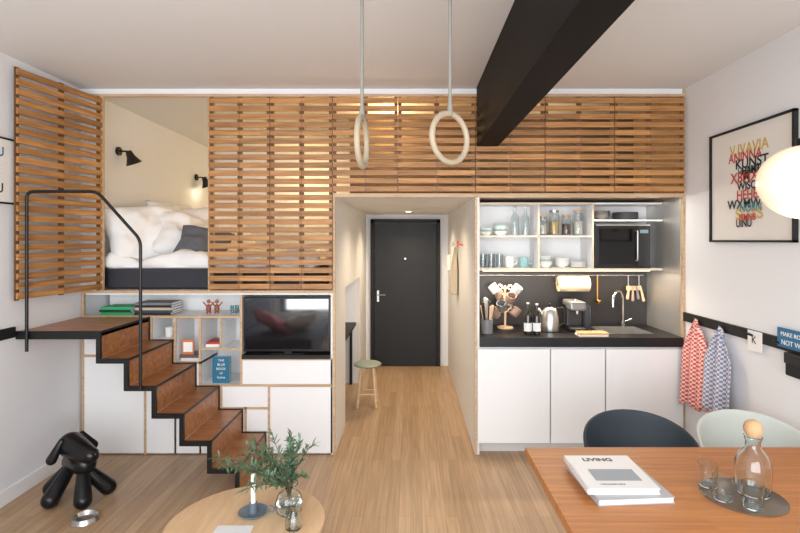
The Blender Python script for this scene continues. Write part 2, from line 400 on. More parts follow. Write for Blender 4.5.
# ================================================================ LOFT BED
g=group('loft_bed')
softbox('mattress',-2.60,-.75,4.2,5.9,1.346,1.53,FABD,g,.002,2,8,0,.03)
softbox('duvet',-2.58,-.78,4.185,5.8,1.515,1.63,FABW,g,.09,3.6,44,3,.05)
pillow('pillow_1',.66,.54,.24,(-2.38,4.50,1.81),(math.radians(66),math.radians(-6),math.radians(54)),FABW,g,1)
pillow('pillow_2',.66,.54,.22,(-2.40,5.15,1.88),(math.radians(70),0,math.radians(80)),FABW,g,5)
pillow('pillow_3',.60,.48,.24,(-2.08,4.68,1.78),(math.radians(50),math.radians(14),math.radians(40)),FABW,g,9)
pillow('pillow_4',.66,.52,.22,(-1.95,5.05,1.86),(math.radians(62),math.radians(-10),math.radians(40)),FABW,g,19)
pillow('pillow_grey',.44,.32,.15,(-1.84,4.48,1.73),(math.radians(50),math.radians(10),math.radians(12)),FABG,g,12)
def sconce(y,z):
    g=group('wall_sconce')
    lathe('wall_plate',[(0,0),(.04,0),(.04,.02),(0,.02)],BLK,(XL,y,z+.08),g,rot=(0,math.pi/2,0))
    tube('arm',arc([(XL+.01,y,z+.08),(XL+.1,y,z+.08),(XL+.13,y,z+.04)],6,.03),.008,BLK,g)
    lathe('shade',[(.0,.085),(.022,.085),(.028,.07),(.036,.03),(.07,-.04),(.066,-.04),(.03,.028),(0,.06)],BLK,(XL+.14,y-.01,z),g,rot=(math.radians(15),math.radians(-18),0))
    lathe('bulb',[(0,.03),(.015,.02),(.02,0),(.015,-.015),(0,-.02)],mat('warm_bulb',(255,220,170),.3,emit=(255,205,140),es=6),(XL+.14,y-.01,z),g)
sconce(4.62,2.5); sconce(6.3,2.47)

# ================================================================ CORRIDOR
g=group('door_1')
x0,x1=-.55,.42
multibox('frame',[(x0,x0+.05,YB-.05,YB-.001,0,2.05),(x1-.05,x1,YB-.05,YB-.001,0,2.05),(x0,x1,YB-.05,YB-.001,2.0,2.05)],BLKM,g,.002)
box('leaf',x0+.053,x1-.053,YB-.04,YB-.002,.006,1.995,mat('door_black',(18,18,20),.5),g,.002)
box('handle_plate',-.46,-.43,YB-.046,YB-.04,.9,1.06,STEEL,g,.001); tube('handle_lever',[(-.445,YB-.045,1.0),(-.445,YB-.085,1.0),(-.34,YB-.085,1.0)],.008,STEEL,g)
lathe('peephole',[(0,0),(.012,0),(.012,.006),(0,.006)],STEEL,((x0+x1)/2,YB-.04,1.5),g,rot=(math.pi/2,0,0))
g=group('ceiling_downlight')
lathe('trim_ring',[(.035,0),(.05,0),(.05,.006),(.035,.006)],CERW,(-.02,6.2,cz-.011),g); lathe('lens',[(0,0),(.035,0),(.035,.004),(0,.004)],mat('lamp_lens',(255,240,215),.3,emit=(255,225,180),es=25),(-.02,6.2,cz-.010),g)
g=group('wooden_stool'); sx,sy=-.45,5.3
lathe('seat',[(0,0),(.13,0),(.145,.01),(.145,.022),(.13,.03),(.1,.026),(0,.024)],mat('stool_paint',(150,158,142),.5),(sx,sy,.43),g)
for i in range(4):
    a=math.pi/4+i*math.pi/2; limb('leg_%d'%i,(sx+.09*math.cos(a),sy+.09*math.sin(a),.425),(sx+.14*math.cos(a),sy+.14*math.sin(a),.0135),.013,.013,LWOOD,g,12)
for i in range(4):
    a=math.pi/4+i*math.pi/2; b2=a+math.pi/2; R=.125
    tube('rung_%d'%i,[(sx+R*math.cos(a),sy+R*math.sin(a),.15+.02*(i%2)),(sx+R*math.cos(b2),sy+R*math.sin(b2),.15+.02*(i%2))],.007,LWOOD,g)
g=group('desk'); box('top',-1.69,-.66,4.95,6.14,.72,.75,BLKM,g,.002); 
for i,(a,b_) in enumerate(((-1.66,5.0),(-.72,5.0),(-1.66,6.1),(-.72,6.1))): box('leg_%d'%i,a-.015,a+.015,b_-.015,b_+.015,0,.72,BLKM,g)
def hookknob(x,y,z,m,sgn=-1):
    g=group('wall_hook'); limb('peg',(x+sgn*.012,y,z),(x+sgn*.05,y,z+.01),.008,.008,m,g,14)
    lathe('knob',[(0,0),(.02,0),(.03,.006),(.03,.012),(.02,.018),(0,.018)],m,(x+sgn*.045,y,z+.01),g,rot=(0,sgn*math.pi/2,0)); return g
hookknob(.533,5.0,1.71,mat('hook_orange',(226,96,50),.4)); hookknob(.533,5.6,1.70,mat('hook_white',(230,228,225),.4))
def hanging(name,x,yc,ztop,zbot,wtop,wbot,m,sgn=-1,depth=.03,folds=3.5,zig=0.0,seed=0,px=1.0):
    nu,nv=26,24; V=[];Fc=[]
    c=Vector((x,yc,(ztop+zbot)/2))
    for j in range(nv+1):
        v=j/nv
        for i in range(nu+1):
            u=-1+2*i/nu
            wd=wtop+(wbot-wtop)*min(1,(v*2.6))**0.8
            zb=zbot+zig*abs(math.sin(u*3.1+seed))
            z=ztop-(ztop-zb)*v
            z-= (1-v)*(1-min(1,v*2))*abs(u)*.05
            amp=depth*(.35+.65*v)
            X=x+sgn*(.02+amp*(1+math.sin(u*math.pi*folds+seed))/2)
            V.append(Vector((X,yc+u*wd/2,z))-c)
    for j in range(nv):
        for i in range(nu):
            a=j*(nu+1)+i; Fc.append((a,a+1,a+nu+2,a+nu+1))
    me=bpy.data.meshes.new(name); me.from_pydata(V,[],Fc); ob=addmesh(name,me,m,None,c,True)
    md=ob.modifiers.new('s','SOLIDIFY'); md.thickness=.004; return ob
hanging('hanging_tote_bag',.533,5.62,1.68,1.16,.05,.34,mat('canvas',(196,182,162),.9,bump=.2,bscale=200),-1,.06,2.5,0)
g=group('intercom_phone'); box('base',.515,.532,6.6,6.68,1.35,1.57,CERW,g,.003); box('handset',.49,.515,6.61,6.64,1.36,1.56,CERW,g,.006)

# ================================================================ KITCHEN
KX0,KX1=.572,2.2345; KB=4.72
box('wall_kitchen_back',KX0,KX1,KB,KB+.03,0,cz-.005,WHITE)
g=group('kitchen_base_cabinet')
box('carcass',KX0,KX1,YF+.022,KB-.001,.1,.884,WHITE,g); box('plinth',KX0,KX1,YF+.07,YF+.09,0,.1,mat('plinth_white',(205,203,200),.6),g)
for i,(a,b_) in enumerate(((KX0-.02,fx(549.5)),(fx(550.5),fx(604.5)),(fx(605.5),KX1))): box('door_panel_%d'%i,a+.001,b_-.001,YF-.014,YF+.004,.1,.868,WHITE,g,.0015)
sx0,sx1,sy0,sy1=1.66,2.06,4.26,4.6
g=group('kitchen_countertop')
multibox('slab',[(KX0,KX1,YF-.018,sy0,.885,.962),(KX0-.0,KX1,sy1,KB-.001,.885,.962),(KX0-.0,sx0,sy0,sy1,.885,.962),(sx1,KX1,sy0,sy1,.885,.962)],CTOP,g)
g=group('kitchen_sink')
multibox('basin',[(sx0+.002,sx1-.002,sy0+.002,sy1-.002,.886,.89),(sx0+.001,sx0+.006,sy0+.002,sy1-.002,.89,.964),(sx1-.006,sx1-.001,sy0+.002,sy1-.002,.89,.964),(sx0+.006,sx1-.006,sy0+.002,sy0+.006,.89,.964),(sx0+.006,sx1-.006,sy1-.006,sy1-.002,.89,.964)],STEEL,g)
multibox('rim',[(sx0-.012,sx1+.012,sy0-.012,sy0+.002,.9625,.9645),(sx0-.012,sx1+.012,sy1-.002,sy1+.012,.9625,.9645),(sx0-.012,sx0+.001,sy0,sy1,.9625,.9645),(sx1-.001,sx1+.012,sy0,sy1,.9625,.9645)],STEEL,g)
lathe('drain',[(0,0),(.025,0),(.03,.002),(0,.003)],CHROME,(1.86,4.44,.89),g)
g=group('kitchen_faucet'); fx_,fy_=1.98,4.655
cyl('base',fx_,fy_,.9625,1.0,.022,CHROME,g); pts=[(fx_,fy_,.99),(fx_,fy_,1.2)]
for i in range(1,13):
    a=math.pi*i/12; pts.append((fx_-.07*(1-math.cos(a)),fy_-.06+.06*math.cos(a),1.2+.09*math.sin(a)))
pts.append((fx_-.14,fy_-.12,1.15)); tube('spout',pts,.012,CHROME,g); tube('lever',[(fx_+.02,fy_,1.0),(fx_+.08,fy_-.01,1.03)],.006,CHROME,g)
box('kitchen_backsplash',KX0+.001,KX1,KB-.012,KB-.0005,.963,1.48,BACKS)
box('kitchen_side_panel',KX1-.006,KX1+.0,YF+.022,KB-.013,.963,cz-.012,STEELP)
g=group('kitchen_wall_cabinet'); UY=4.40; ux0,ux1=.60,1.62; xd=1.135; kxr=KX1-.01
multibox('plywood_edges',[(ux0,kxr,UY+.004,UY+.012,1.492,1.51),(ux0,ux1,UY+.004,UY+.012,2.075,2.09),(ux0,ux0+.015,UY+.004,UY+.012,1.51,2.075),(ux1-.015,ux1,UY+.004,UY+.012,1.51,2.075),(ux0+.015,xd,UY+.004,UY+.012,1.785,1.8),(xd,ux1-.015,UY+.004,UY+.012,1.785,1.8),(xd-.008,xd+.008,UY+.004,UY+.012,1.51,2.075)],wood('pale_ply_edge',(212,196,176),(228,214,196),(3,30,30),.5),g)
multibox('boards',[(ux0,kxr,UY+.012,KB-.013,1.492,1.51),(ux0,kxr,UY+.012,KB-.013,2.075,2.09),(ux0,ux0+.015,UY+.012,KB-.013,1.51,2.075),(ux1-.015,ux1,UY+.012,KB-.013,1.51,2.075),(ux0+.015,ux1-.015,UY+.012,KB-.013,1.785,1.8),(xd-.008,xd+.008,UY+.012,KB-.013,1.51,2.075),(ux0,kxr,KB-.013,KB-.001,1.492,2.09),(ux1,kxr,UY+.0,KB-.013,1.925,1.94)],WHITE,g)
box('led_strip',ux0+.05,KX1-.1,UY+.05,UY+.07,1.484,1.492,mat('led_lens',(255,240,215),.3,emit=(255,225,180),es=6),g)
g=group('microwave_oven')
box('body',1.635,2.12,UY+.005,KB-.02,1.5105,1.9,mat('microwave_black',(24,24,26),.3),g,.004)
box('door_window',1.655,2.0,UY-.002,UY+.005,1.55,1.86,mat('microwave_glass',(14,14,16),.08),g,.002)
box('control_panel',2.01,2.11,UY-.001,UY+.005,1.53,1.88,mat('microwave_panel',(40,40,42),.3),g)
box('display',2.025,2.095,UY-.003,UY-.001,1.82,1.85,mat('lcd',(120,150,150),.3),g); box('trim',1.64,2.115,UY-.003,UY+.004,1.885,1.897,STEEL,g)
tube('handle',arc([(1.99,UY,1.58),(1.99,UY-.03,1.58),(1.99,UY-.03,1.84),(1.99,UY,1.84)],4,.01),.006,STEEL,g)
def bowls(x,y,z,r,n,m):
    g=group('stack_of_bowls')
    for i in range(n): lathe('bowl_%d'%i,[(0,0),(r*.45,0),(r*.8,r*.3),(r,r*.62),(r-.003,r*.62),(r*.77,r*.33),(r*.4,.006),(0,.006)],m if not isinstance(m,list) else m[i%len(m)],(x,y,z+.0005+i*.016),g)
def jar(x,y,z,r,h,fill,lid=CORK):
    g=group('storage_jar'); lathe('glass',[(0,0),(r*.95,0),(r,.01),(r,h*.85),(r*.85,h*.93),(r*.85,h),(r*.85-.002,h),(r*.85-.002,h*.93),(r-.003,h*.84),(r-.003,.012),(0,.008)],GLASS,(x,y,z+.0005),g)
    lathe('contents',[(0,.012),(r-.005,.012),(r-.005,h*.6),(0,h*.63)],fill,(x,y,z),g,20); lathe('lid',[(0,h),(r*.9,h),(r*.9,h+.018),(0,h+.02)],lid,(x,y,z+.001),g)
def bottle(x,y,z,r,h,m,cap=BLK,nm='glass_bottle'):
    g=group(nm); lathe('body',[(0,0),(r,.002),(r,h*.58),(r*.75,h*.68),(r*.36,h*.76),(r*.34,h*.95),(r*.3,h*.95),(r*.3,h*.76),(r*.7,h*.67),(r-.003,h*.57),(r-.003,.006),(0,.006)],m,(x,y,z+.0005),g); lathe('cap',[(0,h*.95),(r*.4,h*.95),(r*.4,h),(0,h)],cap,(x,y,z+.001),g); return g
PAST=mat('pasta',(206,170,110),.8,bump=.5,bscale=120); COF=mat('coffee_beans',(84,54,36),.7,bump=.5,bscale=150); RICE=mat('rice',(226,220,205),.8,bump=.5,bscale=180)
z1,z2=1.80,1.51; yy=UY+.13
bowls(.69,yy,z1,.055,3,[CERW,CERT]); bowls(.82,yy,z1,.065,5,[CERW,CERT,CERW])
bottle(.95,yy,z1,.038,.265,GLASS,CORK); bottle(1.05,yy+.02,z1,.036,.26,GLASS,CERW)
jar(1.20,yy,z1,.042,.16,RICE); jar(1.305,yy,z1,.045,.21,PAST,STEEL); jar(1.415,yy,z1,.040,.17,COF); jar(1.52,yy,z1,.045,.21,RICE)
for i in range(3): tumbler('drinking_glass',.66+i*.075,yy,z2,.03,.12)
for i in range(3): tumbler('drinking_glass',.68+i*.075,yy+.09,z2,.03,.12)
def mug(x,y,z,m,r=.036,h=.085,ax=1):
    g=group('coffee_mug'); lathe('cup',[(0,0),(r*.8,0),(r,.012),(r,h),(r-.004,h),(r-.004,.012),(0,.006)],m,(x,y,z+.0005),g); ring('handle',(x+ax*(r+.008),y,z+h*.5),.02,.005,m,g); return g
mug(.90,yy,z2,CERW,.042,.1); mug(1.03,yy,z2,CERT,.04,.095)
bowls(1.22,yy,z2,.07,5,[CERW,CERW,CERT]); bowls(1.375,yy,z2,.065,4,[CERW,CERW]); 
g=group('stack_of_plates')
for i in range(7): lathe('plate_%d'%i,[(0,0),(.04,0),(.072,.01),(.072,.013),(.04,.005),(0,.005)],CERW,(1.52,yy,z2+.0005+i*.007),g)
bowls(1.73,yy,1.94,.08,3,STEEL); g=group('stack_of_plates')
for i in range(9): lathe('plate_%d'%i,[(0,0),(.07,0),(.11,.01),(.11,.013),(.07,.005),(0,.005)],mat('plate_dark',(90,88,90),.4),(1.95,yy,1.9405+i*.007),g)
g=group('kitchen_rail'); tube('rod',[(KX0+.05,KB-.04,1.43),(KX1-.05,KB-.04,1.43)],.006,STEEL,g)
for x in (.66,1.4,2.1): tube('bracket',[(x,KB-.012,1.43),(x,KB-.04,1.43)],.006,STEEL,g)
g=group('hanging_ladle'); xl=1.75; BR=mat('brass',(200,150,80),.3,metal=1); tube('handle',[(xl,KB-.05,1.425),(xl,KB-.05,1.2)],.007,BR,g); lathe('scoop',[(0,-.03),(.02,-.024),(.033,0),(.031,0),(.018,-.021),(0,-.026)],BR,(xl,KB-.075,1.2),g)
g=group('kitchen_roll')
lathe('roll',[(.02,0),(.072,0),(.072,.28),(.02,.28)],mat('towel_paper',(230,206,172),.9,bump=.3,bscale=90),(1.37,KB-.09,1.355),g,rot=(0,math.pi/2,0)); tube('holder',[(1.355,KB-.09,1.355),(1.67,KB-.09,1.355)],.006,STEEL,g)
for x in (1.357,1.668): tube('holder_arm',[(x,KB-.09,1.355),(x,KB-.045,1.43)],.004,STEEL,g)
g=group('brush_rack'); bx=2.07
box('plate',bx-.05,bx+.09,KB-.05,KB-.044,1.29,1.33,LWOOD,g,.002)
for i in range(4): limb('brush_%d'%i,(bx-.03+.035*i,KB-.065,1.33),(bx-.05+.05*i,KB-.075,1.22-.02*(i%2)),.006,.014,[LWOOD,CERP,CERG,LWOOD][i],g,12)
for x in (bx-.03,bx+.07): tube('hanger',[(x,KB-.047,1.33),(x,KB-.045,1.43)],.003,STEEL,g)
# mug tree
g=group('mug_tree'); mx,my=.86,4.52; cyl('base',mx,my,.9625,.978,.07,LWOOD,g); limb('post',(mx,my,.98),(mx,my,1.34),.01,.01,LWOOD,g,12)
for i in range(8):
    a=i*math.pi/4+.3; zz=1.10+.07*(i%4)
    p1=(mx+.055*math.cos(a),my+.055*math.sin(a),zz+.045); limb('arm_%d'%i,(mx,my,zz),p1,.006,.006,LWOOD,g,10)
    mm=[CERP,CERG,CERP,CERW][i%4]
    cup=lathe('mug_%d'%i,[(0,0),(.032,0),(.040,.012),(.042,.085),(.038,.085),(.036,.012),(0,.006)],mm,(mx+.075*math.cos(a),my+.075*math.sin(a),zz-.03),g,20,rot=(math.radians(40)*math.cos(a+1.57),math.radians(40)*math.sin(a+1.57),0))
    ring('mug_handle_%d'%i,(mx+.045*math.cos(a),my+.045*math.sin(a),zz+.025),.02,.005,mm,g,'Y',a,20)
g=group('utensil_crock'); ucx,ucy=.66,4.28; lathe('pot',[(0,0),(.045,0),(.05,.12),(.046,.12),(.042,.006),(0,.006)],CERG,(ucx,ucy,.9625),g)
for i in range(7):
    a=i*.9; limb('utensil_%d'%i,(ucx+.015*math.cos(a),ucy+.015*math.sin(a),.975),(ucx+.045*math.cos(a),ucy+.05*math.sin(a),1.19+.03*(i%3)),.004,.014,[LWOOD,BLK,STEEL][i%3],g,12)
OIL=mat('dark_bottle',(34,30,22),.1,coat=.5)
for bx_,h_ in ((.995,.27),(1.07,.26)):
    g=bottle(bx_,4.22,.9625,.032,h_,OIL,CERW); lathe('label',[(.0325,.03),(.0328,.03),(.0328,.10),(.0325,.10)],PAPER,(bx_,4.22,.963),g)
g=group('electric_kettle'); kx,ky=1.225,4.38
lathe('body',[(0,0),(.08,0),(.083,.02),(.075,.12),(.06,.18),(.05,.195),(0,.21)],STEEL,(kx,ky,.9685),g); limb('lid_knob',(kx,ky,1.185),(kx,ky,1.195),.01,.012,BLK,g,14)
tube('handle',arc([(kx+.05,ky,1.15),(kx+.12,ky,1.17),(kx+.13,ky,1.04),(kx+.077,ky,1.0)],6,.03),.009,BLK,g); limb('spout',(kx-.06,ky,1.1),(kx-.095,ky,1.155),.02,.012,STEEL,g,16)
cyl('base_plate',kx,ky,.9625,.968,.085,BLK,g)
g=group('espresso_machine'); ex,ey=1.45,4.45
box('base',ex-.06,ex+.1,ey-.1,ey+.16,.9625,.985,BLK,g,.006); box('tower',ex-.05,ex+.09,ey+.02,ey+.16,.985,1.19,mat('machine_dark',(60,60,62),.3,metal=.4),g,.015)
box('head',ex-.05,ex+.09,ey-.09,ey+.16,1.14,1.22,mat('machine_grey',(150,150,150),.3,metal=.6),g,.018); cyl('nozzle',ex+.02,ey-.05,1.11,1.14,.015,STEEL,g); box('drip_grid',ex-.04,ex+.08,ey-.09,ey+.01,.985,.99,STEEL,g)
lathe('lever',[(0,0),(.02,0),(.02,.012),(0,.014)],STEEL,(ex+.02,ey+.0,1.22),g)
lathe('water_tank',[(0,0),(.045,0),(.045,.2),(0,.2)],mat('smoky_tank',(60,62,66),.1),(ex+.148,ey+.09,.963),g)
bookstack('cookbook',1.40,1.64,4.12,.9625,[(236,222,200),(210,170,120)],.014,.12)

# ================================================================ RINGS
RW=mat('ring_wood_pale',(166,152,130),.5); STR=mat('strap_webbing',(136,133,126),.9,bump=.3,bscale=200)
for (px,py,rot) in ((362,142,math.radians(84)),(450,138,math.radians(40))):
    Y=2.1; x=PX(px,Y); z=PZ(py,Y); g=group('gymnastic_ring'); R=.102
    ring('ring',(x,Y,z),R,.0125,RW,g,'Y',rot)
    tube('rope',[(x,Y,z+R-.01),(x,Y,ZC-.02)],.0075,STR,g); limb('rope_knot',(x,Y,z+R+.0),(x,Y,z+R+.04),.014,.010,STR,g,12)
    lathe('ceiling_mount',[(0,0),(.03,0),(.03,.02),(0,.02)],STEEL,(x,Y,ZC-.021),g)
# ================================================================ PENDANT
g=group('pendant_lamp'); px_,py_,pz_=PX(806,2.0),2.0,PZ(182,2.0)
prof=[]
for i in range(25):
    a=math.pi*i/24; prof.append((.168*math.sin(a)*(1-.05*math.cos(a)),-.148*math.cos(a)))
lathe('globe',prof,mat('opal_glass',(250,238,216),.2,emit=(255,226,180),es=.45),(px_,py_,pz_),g,40)
cyl('cap',px_,py_,pz_+.135,pz_+.175,.035,BLK,g); tube('cord',[(px_,py_,pz_+.17),(px_,py_,ZC-.02)],.003,BLK,g); cyl('ceiling_rose',px_,py_,ZC-.025,ZC-.001,.05,BLK,g)

# ================================================================ PICTURES
g=group('framed_poster'); X=XR; y0,y1,za,zb=2.90,3.72,1.745,2.525
multibox('frame',[(X-.03,X-.001,y0,y1,za,za+.014),(X-.03,X-.001,y0,y1,zb-.014,zb),(X-.03,X-.001,y0,y0+.014,za,zb),(X-.03,X-.001,y1-.014,y1,za,zb)],BLKM,g)
box('print',X-.015,X-.002,y0+.012,y1-.012,za+.012,zb-.012,mat('poster_paper',(230,226,220),.8),g)
RR=(math.pi/2,0,-math.pi/2); yc=(y0+y1)/2
rows=[('V.IVAVIA',YEL,.10,2.38,1.15),('ANINNA',RED,.09,2.33,1.1),('KUNST',DARKTXT,.09,2.28,1.3),('HLOGH',TEAL,.07,2.23,1.1),('X8MX',RED,.10,2.19,1.2),('WISOM',DARKTXT,.075,2.13,1.2),('HEHEH',RED,.09,2.07,1.1),('WXMW',DARKTXT,.085,2.01,1.3),('SLITS',YEL,.10,1.94,1.4),('NORN',TEAL,.07,1.98,1.2),('UINU',DARKTXT,.07,1.88,1.1),('BIMNB',RED,.06,1.92,1.1),('HAMT',DARKTXT,.07,2.23,1.1)]
for i,(s,m_,sz,z,sx) in enumerate(rows): text('lettering_%d'%i,s,sz,(X-.0165-.0006*i,yc+.04*math.sin(i*2),z-.01),RR,m_,g,.0004,sx*.85,.0015)
g=group('framed_print'); X=XL; y0,y1,za,zb=2.75,3.41,2.0,2.44
multibox('frame',[(X+.001,X+.015,y0,y1,za,za+.012),(X+.001,X+.015,y0,y1,zb-.012,zb),(X+.001,X+.015,y0,y0+.012,za,zb),(X+.001,X+.015,y1-.012,y1,za,zb)],BLKM,g)
box('print',X+.002,X+.009,y0+.01,y1-.01,za+.01,zb-.01,PAPER,g)
for i,s in enumerate(('FOR YOU','BEAUKE','KOKUKU')): text('lettering_%d'%i,s,.09,(X+.0105,(y0+y1)/2+.04,zb-.1-.12*i),(math.pi/2,0,math.pi/2),[BLUE,BLUE,DARKTXT][i],g,.0004,1,.001)

# ================================================================ RIGHT WALL HOOKS, TOWELS, CARDS
for y in (3.88,3.58,3.25,3.02): 
    g=group('wall_hook'); limb('peg',(XR-.032,y,1.14),(XR-.055,y,1.15),.007,.009,BLK,g,12)
hanging('kitchen_towel',XR-.02,3.86,1.155,.44,.05,.34,checks('red_gingham',(206,84,74),(236,206,198),62),-1,.06,2.8,.05,.6)
hanging('kitchen_towel',XR-.02,3.56,1.155,.48,.05,.32,checks('blue_check',(112,140,178),(222,208,208),62),-1,.06,2.3,.05,2.0)
g=group('postcard'); box('card',XR-.027,XR-.0215,3.17,3.30,1.04,1.17,PAPER,g); text('print',"K",.07,(XR-.0275,3.24,1.11),RR,DARKTXT,g)
g=group('slogan_sign'); box('board',XR-.03,XR-.0215,2.76,3.03,1.12,1.235,BLUE,g,.001)
text('line_1','MAKE ROOM',.036,(XR-.031,2.895,1.20),RR,PAPER,g); text('line_2','NOT WAR',.042,(XR-.031,2.895,1.15),RR,PAPER,g)
g=group('wall_pouch'); box('pocket',XR-.06,XR-.0215,2.76,2.93,.97,1.095,BLKM,g,.01); box('flap',XR-.064,XR-.0215,2.755,2.935,1.04,1.105,BLK,g,.006)

# ================================================================ DINING TABLE
g=group('dining_table'); tx0,tx1,ty0,ty1=.56,2.19,1.40,2.44
box('top',tx0,tx1,ty0,ty1,.712,.75,BAMB,g,.003)
for i,(a,b_) in enumerate(((tx0+.3,ty0+.08),(tx1-.3,ty0+.08),(tx0+.3,ty1-.1),(tx1-.3,ty1-.1))): box('leg_%d'%i,a-.03,a+.03,b_-.03,b_+.03,0,.712,BLKM,g,.003)
multibox('apron',[(tx0+.3,tx1-.3,ty0+.07,ty0+.09,.65,.712),(tx0+.3,tx1-.3,ty1-.11,ty1-.09,.65,.712)],BLKM,g)
def chair(xc,yc,m,legm):
    g=group('dining_chair'); n=40; rows=10; V=[];Fc=[]
    for j in range(rows+1):
        v=j/rows
        for i in range(n+1):
            a=math.radians(-35+250*i/n)
            k=max(0,math.sin(a)); k2=k**0.6
            top=.60+.155*k2
            z=.42+(top-.42)*v
            r=.215+.095*v**.6
            V.append(Vector((r*1.0*math.cos(a),r*.87*math.sin(a),z)))
    for j in range(rows):
        for i in range(n):
            a=j*(n+1)+i; Fc.append((a,a+1,a+n+2,a+n+1))
    me=bpy.data.meshes.new('shell'); me.from_pydata(V,[],Fc); ob=addmesh('shell',me,m,g,(xc,yc,0),True)
    md=ob.modifiers.new('s','SOLIDIFY'); md.thickness=.016; md.offset=0; bev(ob,.005)
    lathe('seat',[(0,.40),(.18,.40),(.205,.425),(.2,.45),(.15,.455),(0,.445)],m,(xc,yc,0),g,36)
    for i in range(4):
        a=math.pi/4+i*math.pi/2; limb('leg_%d'%i,(xc+.13*math.cos(a),yc+.13*math.sin(a),.4),(xc+.27*math.cos(a),yc+.25*math.sin(a),.012),.015,.011,legm,g,14)
chair(1.265,2.70,mat('chair_charcoal_teal',(46,56,64),.6),BLKM)
chair(1.90,2.70,mat('chair_pale_grey',(196,202,196),.6),LWOOD)
def bigbook(g,i,cx,cy,w,d,z,h,rz,cm):
    R=Euler((0,0,rz))
    for nm,a in (('cover_bottom',(-w/2,w/2,-d/2,d/2,0,.003)),('pages',(-w/2+.004,w/2-.004,-d/2+.004,d/2-.004,.003,h-.003)),('cover_top',(-w/2,w/2,-d/2,d/2,h-.003,h)),('spine',(-w/2-.002,-w/2+.003,-d/2,d/2,0,h))):
        o=box('%s_%d'%(nm,i),*a,(PAPER if nm=='pages' else cm),g); l=o.location.copy(); l.rotate(R); o.location=l+Vector((cx,cy,z)); o.rotation_euler=R
g=group('stack_of_books'); cw=mat('cover_white',(224,224,226),.35); ccr=mat('cover_grey',(170,172,176),.4)
bigbook(g,0,.855,2.06,.30,.31,.7505,.024,.07,ccr); bigbook(g,1,.83,2.085,.28,.30,.775,.022,.0,cw)
zt=.7975
text('title','LIVING',.042,(.82,2.19,zt),(0,0,0),DARKTXT,g,.0003,1,.001); box('photo_patch',.745,.93,2.0,2.10,zt-.0005,zt+.0003,mat('patch_blue',(150,158,166),.5),g); text('subtitle','VOLUME TEN',.016,(.80,1.97,zt),(0,0,0),DARKTXT,g,.0003)
g=group('serving_tray'); lathe('plate',[(0,0),(.145,0),(.15,.001),(.15,.003),(.148,.0035),(0,.0035)],mat('tray_smoke',(104,88,74),.12,trans=0),(1.31,1.97,.7505),g,40)
g=group('water_carafe'); cfx,cfy=1.365,1.99
lathe('glass',[(0,0),(.055,0),(.062,.02),(.064,.12),(.05,.155),(.028,.18),(.026,.205),(.034,.225),(.031,.226),(.023,.205),(.025,.18),(.047,.152),(.060,.118),(.058,.02),(.052,.005),(0,.005)],GLASS,(cfx,cfy,.7545),g,36)
lathe('cork_ball',[(0,0),(.02,.004),(.032,.025),(.034,.04),(.028,.06),(.014,.07),(0,.072)],CORK,(cfx,cfy,.973),g)
for x,y in ((1.22,2.05),(1.215,1.94),(1.29,1.88)): tumbler('drinking_glass',x,y,.7545,.037,.09)

# ================================================================ COFFEE TABLE
g=group('coffee_table'); cx,cy=-.80,2.44
lathe('top',[(0,0),(.36,0),(.375,.008),(.38,.02),(.378,.03),(.37,.032),(0,.032)],wood('ash_top',(206,170,128),(224,192,154),(18,3,20),.45),(cx,cy,.35),g,72)
for i in range(3):
    a=i*2*math.pi/3+.5; limb('leg_%d'%i,(cx+.2*math.cos(a),cy+.2*math.sin(a),.34),(cx+.3*math.cos(a),cy+.3*math.sin(a),.014),.02,.014,LWOOD,g,16)
tz=.3825
g=group('candle_holder'); hx,hy=-.79,2.52; BG=mat('blue_grey_enamel',(98,112,124),.35)
lathe('dish',[(0,0),(.062,0),(.074,.012),(.072,.014),(.06,.004),(0,.004)],BG,(hx,hy,tz+.0005),g); lathe('cup',[(0,.004),(.02,.004),(.017,.03),(.02,.055),(.015,.055),(0,.05)],BG,(hx,hy,tz),g); ring('finger_loop',(hx+.088,hy,tz+.02),.016,.004,BG,g)
lathe('candle',[(0,.045),(.012,.045),(.0115,.20),(.004,.208),(0,.208)],mat('wax',(240,238,230),.5),(hx,hy,tz),g,16); tube('wick',[(hx,hy,tz+.206),(hx,hy,tz+.218)],.001,BLK,g)
g=group('booklet'); box('page_block',-.92,-.75,2.27,2.40,tz+.0005,tz+.006,PAPER,g); box('cover',-.922,-.748,2.269,2.401,tz+.006,tz+.007,cw,g)
g=group('vase_with_branches'); vx,vy=-.61,2.52
lathe('vase',[(0,0),(.045,0),(.064,.02),(.07,.055),(.058,.095),(.038,.115),(.039,.14),(.045,.147),(.042,.148),(.036,.138),(.035,.115),(.055,.093),(.066,.055),(.06,.022),(.042,.005),(0,.005)],GLASS,(vx,vy,tz),g,32)
lathe('water',[(0,.006),(.04,.006),(.058,.022),(.064,.055),(0,.055)],mat('water',(235,245,245),.0,trans=1,ior=1.33),(vx,vy,tz),g,32)
